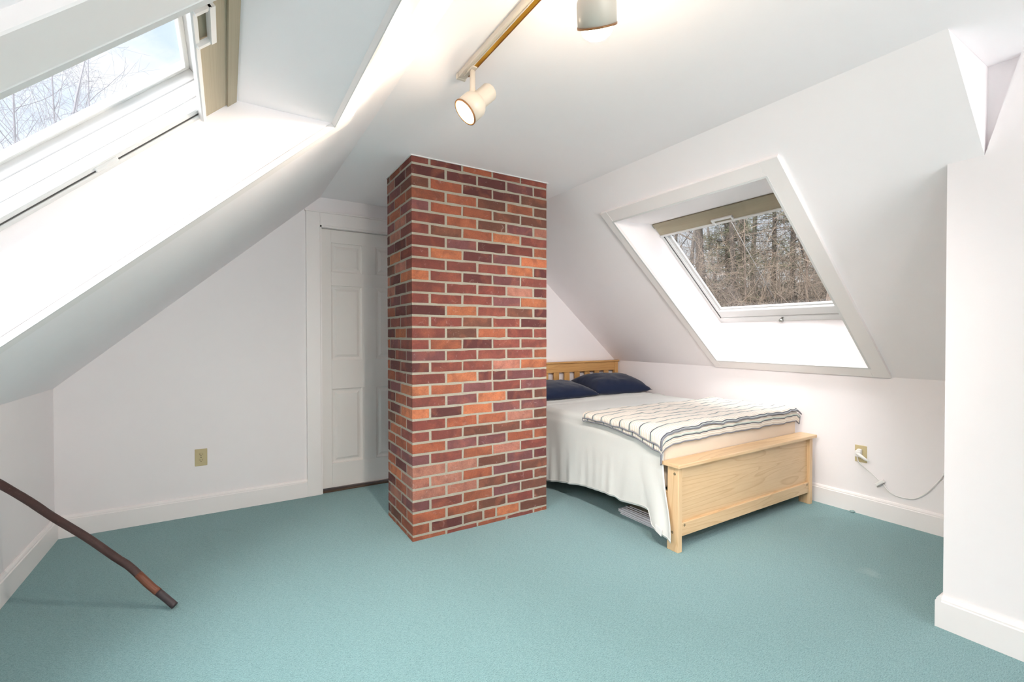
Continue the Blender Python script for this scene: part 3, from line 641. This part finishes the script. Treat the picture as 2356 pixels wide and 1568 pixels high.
# pillows
def pillow(name, c, size, yaw, tilt, label, seed):
    n = 26; V = []; F = []; a, b, hgt = size
    for sgn in (1, -1):
        for j in range(n+1):
            for i in range(n+1):
                u = -1+2*i/n; v = -1+2*j/n
                e = max(0.0, (1-abs(u)**2.6))**0.55*max(0.0, (1-abs(v)**2.6))**0.55
                pin = 1-0.07*(1-abs(v)**2)*abs(u)**3; pin2 = 1-0.09*(1-abs(u)**2)*abs(v)**3
                w = 0.10*noise.noise(Vector((u*2.2, v*2.2, seed)))+0.05*noise.noise(Vector((u*6, v*5, seed+3)))
                z = sgn*hgt*(e*(1+w) if sgn > 0 else e*0.55)+0.006*noise.noise(Vector((u*7, v*7, seed+8)))
                V.append(Vector((u*a*pin, v*b*pin2, z)))
    m = n+1; o2 = m*m
    for j in range(n):
        for i in range(n):
            k = j*m+i; F.append((k, k+1, k+m+1, k+m)); F.append((o2+k, o2+k+m, o2+k+m+1, o2+k+1))
    M = Matrix.Translation(c) @ Matrix.Rotation(yaw, 4, 'Z') @ Matrix.Rotation(tilt, 4, 'X')
    V = [M @ v for v in V]
    bm = bmesh.new(); vs = [bm.verts.new(v) for v in V]
    for f in F: bm.faces.new([vs[i] for i in f])
    bmesh.ops.remove_doubles(bm, verts=bm.verts[:], dist=0.0008)
    o = bmobj(name, bm, NAVY, None, True); return tag(o, label, 'pillow', 'navy pillows on the bed')
pillow('pillow', Vector((2.56, 3.40, 0.690)), (0.345, 0.24, 0.092), 0.03, 0.10, 'navy pillow lying flat, partly hidden by the brick chimney', 2.0)
pillow('pillow', Vector((3.240, 3.400, 0.708)), (0.335, 0.24, 0.116), -0.10, 0.16, 'plump navy pillow in the corner by the knee wall', 7.3)

# papers under the bed
paper = plain('white_paper', (0.72, 0.72, 0.76), 0.8); cover = [plain('magazine_cover_%d' % i, c, 0.5) for i, c in enumerate(((0.30, 0.22, 0.18), (0.45, 0.42, 0.42), (0.20, 0.17, 0.16), (0.52, 0.47, 0.42)))]
prn = random.Random(3); zz = 0.001
PL_ = ['bottom', 'second', 'third', 'fourth', 'fifth']
for k in range(5):
    t_ = 0.006+0.002*(k % 2); x = 2.262+prn.uniform(-0.012, 0.01); y1 = 2.265+prn.uniform(-0.02, 0.02)
    M = Matrix.Rotation(prn.uniform(-0.04, 0.04), 4, 'Z'); M = Matrix.Translation((x, y1, 0)) @ M
    o = box('paper_bundle', (0, 0.215), (-0.29, 0), (zz, zz+t_), paper, None, 0.0, M); tag(o, 'sheaf of white paper under the bed, %s of five from the floor' % PL_[k], 'paper', 'papers stacked under the bed'); zz += t_+0.0006
zz += 0.0008
for k in range(4):
    t_ = 0.007; x = 2.285+prn.uniform(-0.012, 0.01); y1 = 2.225+prn.uniform(-0.02, 0.02)
    M = Matrix.Translation((x, y1, 0)) @ Matrix.Rotation(prn.uniform(-0.05, 0.05), 4, 'Z')
    e = thing('magazine', (x, y1, zz), '%s magazine above the white papers under the bed' % ['lowest', 'second', 'third', 'topmost'][k], 'magazine', 'papers stacked under the bed')
    box('cover', (0, 0.21), (-0.275, 0), (zz+t_-0.0008, zz+t_), cover[k], e, 0, M); box('pages', (0.001, 0.209), (-0.274, -0.001), (zz+0.0008, zz+t_-0.0008), paper, e, 0, M); box('cover', (0, 0.21), (-0.275, 0), (zz, zz+0.0008), cover[(k+1) % 4], e, 0, M); zz += t_+0.0006

# ------------------------------------------------------------------ track light
trk = thing('light_track', (0.812, 0.4, H), 'white ceiling track with a brass contact strip and the spotlights on it', 'light track')
box('rail', (0.790, 0.826), (-0.9, 1.69), (H-0.020, H), CREAMM, trk, 0.002); box('end_cap', (0.788, 0.828), (1.69, 1.705), (H-0.022, H), CREAMM, trk, 0.002)
box('contact_strip', (0.806, 0.822), (-0.9, 1.60), (H-0.0225, H-0.0195), BRASS, trk)
box('strip_lip', (0.8035, 0.806), (-0.9, 1.66), (H-0.0245, H-0.0195), CREAMM, trk); box('strip_lip', (0.822, 0.8245), (-0.9, 1.66), (H-0.0245, H-0.0195), RIM, trk)
def spotlight(top, joint, mouth, axis, label, energy, cone=150, warm=True, glow=0.0, out=0.0, seg=36):
    top, joint, mouth = Vector(top), Vector(joint), Vector(mouth); ax = Vector(axis).normalized()
    e = thing('spotlight', top, label, 'spotlight', 'spotlights on the ceiling track')
    box('adapter', (top.x-0.012, top.x+0.012), (top.y-0.024, top.y+0.024), (top.z-0.004, top.z+0.006), CREAMM, e, 0.003)
    lathe('stem', [(0.0085, 0), (0.0085, 0.004), (0.0108, 0.006), (0.0108, (joint-top).length-0.012), (0.0135, (joint-top).length-0.004), (0.013, (joint-top).length+0.008), (0.006, (joint-top).length+0.014)], top+Vector((0, 0, -0.004)), joint-top, CREAMM, e, 20)
    # shade: bell + neck, hollow at the mouth; heights measured back from the mouth
    R1, R2 = 0.0510, 0.0340
    prof = [(0.0, 0.152), (0.020, 0.151), (R2-0.006, 0.146), (R2, 0.136), (R2, 0.078), (R2+0.003, 0.074), (R1-0.006, 0.066), (R1-0.001, 0.055), (R1, 0.045), (R1, 0.0), (R1-0.002, 0.0), (R1-0.002, 0.045), (0.030, 0.072), (0.0, 0.074)]
    lathe('shade', prof, mouth, -ax, CREAMM, e, seg, False)
    lathe('rim', [(R1-0.0042, -0.002), (R1+0.0014, -0.002), (R1+0.0014, 0.003), (R1-0.0042, 0.003), (R1-0.0042, -0.002)], mouth, -ax, RIM, e, seg, False)
    lathe('bulb', [(0.0, -0.004-out), (0.018, -0.001-out), (0.034, 0.008-out), (0.041, 0.018-out), (0.040, 0.030-out*0.5), (0.030, 0.040), (0.0, 0.066)], mouth, -ax, BULB, e, 28, False)
    br_ = joint; tgt = mouth-ax*0.10
    tube('bracket', [joint+Vector((0, 0, 0.0)), joint*0.5+(tgt+(joint-tgt).normalized()*(R2+0.002))*0.5, tgt+(joint-tgt).normalized()*(R2-0.004)], [0.008, 0.006, 0.008], CREAMM, e, 10)
    ld = bpy.data.lights.new('spot_lamp', 'SPOT'); ld.energy = energy; ld.color = (1.0, 0.87, 0.74) if warm else (1.0, 0.97, 0.98); ld.spot_size = math.radians(cone); ld.spot_blend = 0.8
    if warm:
        gd = bpy.data.lights.new('bulb_glow', 'POINT'); gd.energy = glow; gd.color = (1.0, 0.79, 0.58); gd.shadow_soft_size = 0.03; go = bpy.data.objects.new('bulb_glow', gd); col.objects.link(go); go.location = mouth+ax*(0.016+out); go.parent = e; go.matrix_parent_inverse = Matrix.Translation(-top)
    ld.shadow_soft_size = 0.04 if warm else 0.12
    lo = bpy.data.objects.new('spot_lamp', ld); col.objects.link(lo); lo.location = mouth+ax*(0.012+out); aim(lo, ax); lo.parent = e; lo.matrix_parent_inverse = Matrix.Translation(-top)
    return e
spotlight((0.813, 1.606, 2.228), (0.814, 1.608, 2.146), (0.778, 1.600, 2.052), (-0.70, 0.125, -0.70), 'cream spotlight at the far end of the track, its bulb facing left', 14, 140, True, 1.5)
spotlight((0.815, 0.955, 2.228), (0.817, 0.953, 2.190), (0.838, 0.930, 2.020), (0.454, 0.443, -0.78), 'cream spotlight cut by the top of the picture, pointing at the bed', 30, 130, True, 4.2, 0.032)
spotlight((0.815, 0.30, 2.228), (0.817, 0.30, 2.150), (0.870, 0.32, 2.050), (0.58, 0.66, -0.48), 'added cream spotlight, unseen beside the camera, brightening the footboard', 36, 66, False)  # added head out of view, brightens the right side and footboard
spotlight((0.815, -0.40, 2.228), (0.817, -0.40, 2.150), (0.870, -0.38, 2.050), (0.50, 0.80, -0.35), 'added cream spotlight, unseen behind the camera, brightening the bed', 38, 62, False)  # second added head, unseen, more fill for the bed

# ------------------------------------------------------------------ wall outlets
def outlet(name, org, ux, n, label):
    """org: centre on the wall, ux: direction across the plate, n: out of the wall"""
    org = Vector(org); ux = Vector(ux); n = Vector(n); uz = Vector((0, 0, 1)); e = thing(name, org, label, 'outlet', 'wall outlets')
    M = Matrix.Identity(4)
    for i in range(3): M[i][0], M[i][1], M[i][2], M[i][3] = ux[i], n[i], uz[i], org[i]
    box('plate', (-0.035, 0.035), (0, 0.005), (-0.057, 0.057), IVORY, e, 0.0022, M)
    for zc in (0.0195, -0.0195):
        prof = [(0.0165*math.copysign(abs(math.cos(a))**0.8, math.cos(a)), zc+0.0142*math.sin(a)) for a in [2*math.pi*k/24 for k in range(24)]]
        bm = bmesh.new(); A = [bm.verts.new(M @ Vector((x, 0.0045, z))) for x, z in prof]; B = [bm.verts.new(M @ Vector((x*0.97, 0.0068, zc+(z-zc)*0.97))) for x, z in prof]
        bm.faces.new(B)
        for k in range(24): bm.faces.new((A[k], A[(k+1) % 24], B[(k+1) % 24], B[k]))
        rc = bmobj('receptacle', bm, IVORY, e)
        for xs, zs in (((-0.0075, -0.0052), (zc-0.002, zc+0.0075)), ((0.0052, 0.0072), (zc-0.001, zc+0.0065)), ((-0.0022, 0.0022), (zc-0.0095, zc-0.0055))): box('slot', xs, (0.006, 0.0071), zs, DARK, rc, 0, M)
    lathe('screw', [(0.003, 0.0045), (0.003, 0.006), (0.0015, 0.0062)], org, n, STEEL, e, 12)
    return e
outlet('wall_outlet', (-0.152, D, 0.385), (1, 0, 0), (0, -1, 0), 'ivory double outlet low on the gable wall left of the door')
outlet('wall_outlet', (R, 1.418, 0.403), (0, -1, 0), (-1, 0, 0), 'ivory double outlet on the knee wall with a white plug in it')
# plug and cord
pc = thing('power_cord', (R-0.02, 1.42, 0.40), 'white power cord with an in-line switch hanging from the knee wall outlet', 'power cord')
def rounded(name, c, dims, M=None, par=None, m=WHITEP, bev=0.006):
    c = Vector(c); return box(name, (c.x-dims[0]/2, c.x+dims[0]/2), (c.y-dims[1]/2, c.y+dims[1]/2), (c.z-dims[2]/2, c.z+dims[2]/2), m, par, bev, None, 3)
rounded('plug', (R-0.022, 1.424, 0.405), (0.032, 0.034, 0.044), par=pc); rounded('plug', (R-0.020, 1.420, 0.428), (0.028, 0.026, 0.020), par=pc)
tube('plug_tail', [(R-0.030, 1.428, 0.405), (R-0.040, 1.405, 0.396), (R-0.042, 1.378, 0.380), (R-0.040, 1.358, 0.370)], [0.011, 0.011, 0.009, 0.004], WHITEP, pc, 12)
cpts = [(R-0.028, 1.430, 0.385), (R-0.022, 1.424, 0.350), (R-0.012, 1.402, 0.325), (R-0.010, 1.350, 0.285), (R-0.010, 1.312, 0.250), (R-0.012, 1.285, 0.228), (R-0.014, 1.258, 0.196), (R-0.014, 1.215, 0.178), (R-0.014, 1.165, 0.178), (R-0.014, 1.126, 0.188), (R-0.014, 1.092, 0.215), (R-0.014, 1.060, 0.252), (R-0.014, 1.012, 0.328), (R-0.014, 0.980, 0.390), (R-0.014, 0.93, 0.44)]
tube('cord', smooth_path(cpts, 6), 0.0034, WHITEP, pc, 8)
M = Matrix.Translation((R-0.014, 1.305, 0.238)) @ Matrix.Rotation(math.radians(-42), 4, 'X')
box('inline_switch', (-0.009, 0.009), (-0.030, 0.030), (-0.010, 0.010), WHITEP, pc, 0.004, M, 2); box('switch_underside', (-0.007, 0.007), (-0.020, 0.030), (-0.014, -0.009), plain('grey_plastic', (0.33, 0.30, 0.31), 0.5), pc, 0.002, M)
tube('strain_relief', [(R-0.014, 0.992, 0.366), (R-0.014, 0.978, 0.394)], [0.004, 0.008], WHITEP, pc, 8)

# ------------------------------------------------------------------ wooden stick leaning on the left knee wall
def stickmat():
    t = NT('peeled_bark'); t.rough(0.6); v = t.coords(scale=(3, 3, 3)); n1 = t.noise(v, 6, 4, 0.6); n2 = t.noise(v, 30, 4, 0.7)
    c = t.mix(n1, (0.050, 0.028, 0.028), (0.085, 0.042, 0.036)); c = t.mix(t.ramp(n2, [(0.62, (0, 0, 0)), (0.72, (0.5, 0.5, 0.5))]), c, (0.20, 0.14, 0.12))
    t.col(c); t.bump(n2, 0.4, 0.002); return t.m
STK = stickmat()
sp = smooth_path([(-0.872, 2.940, 0.556), (-0.753, 2.865, 0.474), (-0.663, 2.807, 0.404), (-0.532, 2.722, 0.312), (-0.426, 2.654, 0.226), (-0.369, 2.617, 0.182), (-0.296, 2.57, 0.102), (-0.247, 2.539, 0.056), (-0.203, 2.510, 0.013)], 5)
stk = thing('wooden_stick', (-0.2, 2.51, 0), 'dark bent wooden stick leaning from the carpet to the left knee wall', 'stick')
ns = len(sp); rr = [0.0172-0.0024*i/ns+0.0008*noise.noise(Vector((i*0.5, 0, 0))) for i in range(ns)]
kk = int(ns*0.80)
tube('shaft', sp[:kk+1], rr[:kk+1], STK, stk, 12)
tube('worn_band', sp[kk-5:kk+2], [r_+0.0004 for r_ in rr[kk-5:kk+2]], plain('worn_wood', (0.19, 0.065, 0.035), 0.55, var=0.3), stk, 12)
tube('tip', sp[kk+1:], rr[kk+1:], plain('dark_tip', (0.055, 0.040, 0.045), 0.6, var=0.3), stk, 12)

# bits on the carpet by the baseboard
lint = bmesh.new(); bmesh.ops.create_icosphere(lint, subdivisions=3, radius=0.014)
for v in lint.verts: v.co *= 1+0.5*noise.noise(v.co*120); v.co.z *= 0.55
for v in lint.verts: v.co += Vector((3.612, 1.452, 0.007))
lo = bmobj('carpet_fluff', lint, plain('fluff', (0.30, 0.42, 0.42), 0.95), None, True); tag(lo, 'tuft of loose carpet fluff by the knee wall baseboard', 'fluff')

# ------------------------------------------------------------------ outdoors
def ground_z(x, y):
    d = math.hypot(x, y); r = max(0.0, x-6)
    u_ = min(max(0.0, x-8), 34.0); return -3.0+0.17*u_+0.0026*u_**2+0.35*noise.noise(Vector((x*0.12, y*0.12, 0)))
V = []; F = []; gx = 44; gy = 44
for i in range(gx+1):
    for j in range(gy+1):
        x = -30+100*i/gx; y = -30+100*j/gy; V.append((x, y, ground_z(x, y)-(0.0)))
for i in range(gx):
    for j in range(gy): k = i*(gy+1)+j; F.append((k, k+1, k+gy+2, k+gy+1))
gr = mesh('ground', V, F, GROUND, None, True); tag(gr, 'brown wooded hillside outside the skylight', 'ground', kind='structure')

def branch(V, F, p, d, ln, r, depth, rnd, seg=5, up=0.15, spread=0.7, kids=4):
    pts = [p.copy()]; rad = [r]; q = p.copy(); dd = d.normalized(); step = ln/seg
    for i in range(seg):
        dd = (dd+Vector((rnd.gauss(0, .11), rnd.gauss(0, .11), rnd.gauss(0, .08)+up*0.25))).normalized(); q = q+dd*step; pts.append(q.copy()); rad.append(max(0.0035, r*(1-0.72*(i+1)/seg)))
    tube_data(pts, rad, 6 if r > 0.06 else (4 if r > 0.02 else 3), V, F, False)
    if depth <= 0: return
    for k in range(kids):
        t = rnd.uniform(0.25, 1.0); i = min(seg-1, int(t*seg)); base = pts[i].lerp(pts[i+1], t*seg-i); loc_d = (pts[i+1]-pts[i]).normalized()
        side = Vector((rnd.gauss(0, 1), rnd.gauss(0, 1), rnd.gauss(0, 0.6)))
        side = (side-loc_d*side.dot(loc_d)).normalized()
        branch(V, F, base, (loc_d*(1-spread*0.5)+side*spread).normalized(), ln*rnd.uniform(0.35, 0.6), max(0.004, rad[i]*rnd.uniform(0.35, 0.55)), depth-1, rnd, max(3, seg-1), up, spread, max(2, kids-1))
def tree(x, y, height, r, lean, bark, label, seed, depth=3, kids=6, first=0.35, group='trees in the woods outside', name='bare_tree', spread=0.75, blen=0.34, trunk_only_top=False):
    rnd = random.Random(seed); z0 = ground_z(x, y)-0.3; e = thing(name, (x, y, z0), label, 'tree', group)
    V = []; F = []; pts = []; rad = []; n = 10; p = Vector((x, y, z0)); d = Vector((lean[0], lean[1], 1)).normalized()
    for i in range(n+1):
        pts.append(p.copy()); rad.append(max(0.012, r*(1-0.80*i/n))); d = (d+Vector((rnd.gauss(0, .03), rnd.gauss(0, .03), 0.01))).normalized(); p = p+d*(height/n)
    tube_data(pts, rad, 10, V, F); mesh('trunk', V, F, bark, e, True)
    V = []; F = []
    for k in range(kids*2):
        t = rnd.uniform(first, 0.98); i = min(n-1, int(t*n)); b = pts[i].lerp(pts[i+1], t*n-i); a = rnd.uniform(0, 6.283)
        branch(V, F, b, Vector((math.cos(a)*spread, math.sin(a)*spread, rnd.uniform(0.25, 0.9))), height*blen*(1.15-t)*rnd.uniform(0.7, 1.2)+0.4, rad[i]*rnd.uniform(0.3, 0.55), depth-1, rnd, 5, 0.2, 0.8, 4)
    mesh('branches', V, F, bark, e, True); return e
def pine(x, y, height, r, label, seed):
    rnd = random.Random(seed); z0 = ground_z(x, y)-0.3; e = thing('pine_tree', (x, y, z0), label, 'tree', 'trees in the woods outside')
    V, F = tube_data([(x, y, z0), (x+0.1, y, z0+height*0.5), (x, y+0.1, z0+height)], [r, r*0.7, 0.03], 10); mesh('trunk', V, F, BARK, e, True)
    V = []; F = []; NV = []; NF = []
    for k in range(70):
        t = rnd.uniform(0.28, 0.98); a = rnd.uniform(0, 6.283); ln = height*0.17*(1.15-t)+0.5; b = Vector((x, y, z0+height*t)); d = Vector((math.cos(a), math.sin(a), rnd.uniform(-0.15, 0.35)))
        tube_data([b, b+d*ln*0.5, b+d*ln+Vector((0, 0, 0.1))], [0.03, 0.018, 0.006], 3, V, F, False)
        for m in range(60):
            s = rnd.uniform(0.25, 1.05); c = b+d*ln*s+Vector((rnd.gauss(0, .22), rnd.gauss(0, .22), rnd.gauss(0, .12))); u = Vector((rnd.gauss(0, 1), rnd.gauss(0, 1), rnd.gauss(0, .7))).normalized()*0.16; w = u.orthogonal().normalized()*0.022
            q = len(NV); NV.extend([c-u-w, c+u, c-u+w]); NF.append((q, q+1, q+2))
    mesh('branches', V, F, BARK, e); fo = mesh('needles', NV, NF, NEEDLE, e); return e
# right-hand woods: (x, y, height, radius, lean, bark, label)
tree(17.6, 12.7, 17, 0.24, (0.0, 0.01), BARK, 'thickest dark upright trunk left of centre in the skylight woods', 11, first=0.5)
tree(20.6, 13.2, 18, 0.16, (0.01, 0.0), BARK, 'straight dark trunk right beside the thickest one in the skylight woods', 12, first=0.5)
tree(24.8, 15.3, 18, 0.17, (0.0, 0.0), BARK, 'second straight trunk behind the pair in the skylight woods', 13, first=0.45)
tree(19.7, 16.1, 15, 0.12, (0.0, -0.02), BARK, 'slim dark tree at the left edge of the skylight view', 14, first=0.3)
tree(25.6, 19.5, 17, 0.16, (0.0, 0.0), DIMBARK, 'far grey tree against the sky at the left of the skylight', 15, first=0.3)
tree(25.4, 17.3, 16, 0.10, (0.0, 0.0), DIMBARK, 'thin far tree with ladder-like branches in the skylight', 16, first=0.15, kids=9, blen=0.2)
tree(33.0, 19.7, 19, 0.20, (0.0, 0.0), DIMBARK, 'farthest grey trunk seen through the skylight', 17, first=0.3)
tree(12.2, 7.0, 8.5, 0.135, (0.20, -0.34), PALEBARK, 'pale leaning trunk crossing the right half of the skylight', 18, first=0.3, blen=0.45)
tree(14.8, 7.6, 8.0, 0.075, (0.12, -0.10), PALEBARK, 'slender pale tree to the right of the leaning trunk', 19, first=0.2, blen=0.45)
tree(13.4, 8.3, 7.5, 0.055, (-0.04, 0.05), PALEBARK, 'slender forked pale sapling left of the leaning trunk', 20, first=0.2, blen=0.5)
tree(12.0, 8.9, 6.5, 0.045, (0.1, 0.15), PALEBARK, 'thin reddish sapling low in the middle of the skylight', 21, first=0.15, blen=0.6)
tree(21.7, 10.1, 16, 0.18, (0.0, 0.03), BARK, 'grey trunk at the right edge of the skylight view', 22, first=0.3)
tree(27.6, 12.4, 17, 0.18, (0.0, 0.0), DIMBARK, 'distant trunk low on the right of the skylight view', 23, first=0.3)
pine(24.5, 12.6, 13, 0.16, 'green pine right of centre behind the bare trunks', 31)
pine(27.5, 15.2, 14, 0.16, 'green pine behind the second straight trunk', 32)
pine(26.0, 10.8, 12, 0.16, 'green pine at the right side of the skylight woods', 33)
pine(22.0, 14.6, 9, 0.12, 'low green pine between the dark trunks', 34)
pine(30.0, 19.8, 11, 0.14, 'small far pine on the left of the skylight woods', 35)
# tangled undergrowth (nobody could count it)
def thicket(name, seed, n, dmin, dmax, hmin, hmax, rmin, rmax, depth, kids, mat, lab, az0=0.62, az1=1.40):
    V = []; F = []; rnd = random.Random(seed)
    for k in range(n):
        az = rnd.uniform(az0, az1); dist = rnd.uniform(dmin, dmax); x = math.sin(az)*dist; y = math.cos(az)*dist; p = Vector((x, y, ground_z(x, y)))
        branch(V, F, p, Vector((rnd.gauss(0, .35), rnd.gauss(0, .35), 1)), rnd.uniform(hmin, hmax), rnd.uniform(rmin, rmax), depth, rnd, 6, 0.02, 0.95, kids)
    o = mesh(name, V, F, mat, None, False); return tag(o, lab, 'undergrowth', kind='stuff')
thicket('undergrowth', 77, 540, 15, 40, 2.5, 7.0, 0.012, 0.034, 2, 5, TWIG, 'tangle of dull brown brush filling the skylight woods')
thicket('undergrowth', 78, 90, 13, 19, 4.0, 6.8, 0.014, 0.030, 3, 5, PALETWIG, 'pale arching twigs in front of the skylight woods')
V, F = tube_data([(5.473, 3.699, 2.899), (5.82, 3.47, 2.16), (6.134, 3.271, 1.479)], 0.0032, 6)
cb = mesh('cable', V, F, plain('grey_cable', (0.16, 0.155, 0.155), 0.5), None, True); tag(cb, 'thin grey cable slanting down outside the skylight above the bed', 'cable')
# trees in the left skylight
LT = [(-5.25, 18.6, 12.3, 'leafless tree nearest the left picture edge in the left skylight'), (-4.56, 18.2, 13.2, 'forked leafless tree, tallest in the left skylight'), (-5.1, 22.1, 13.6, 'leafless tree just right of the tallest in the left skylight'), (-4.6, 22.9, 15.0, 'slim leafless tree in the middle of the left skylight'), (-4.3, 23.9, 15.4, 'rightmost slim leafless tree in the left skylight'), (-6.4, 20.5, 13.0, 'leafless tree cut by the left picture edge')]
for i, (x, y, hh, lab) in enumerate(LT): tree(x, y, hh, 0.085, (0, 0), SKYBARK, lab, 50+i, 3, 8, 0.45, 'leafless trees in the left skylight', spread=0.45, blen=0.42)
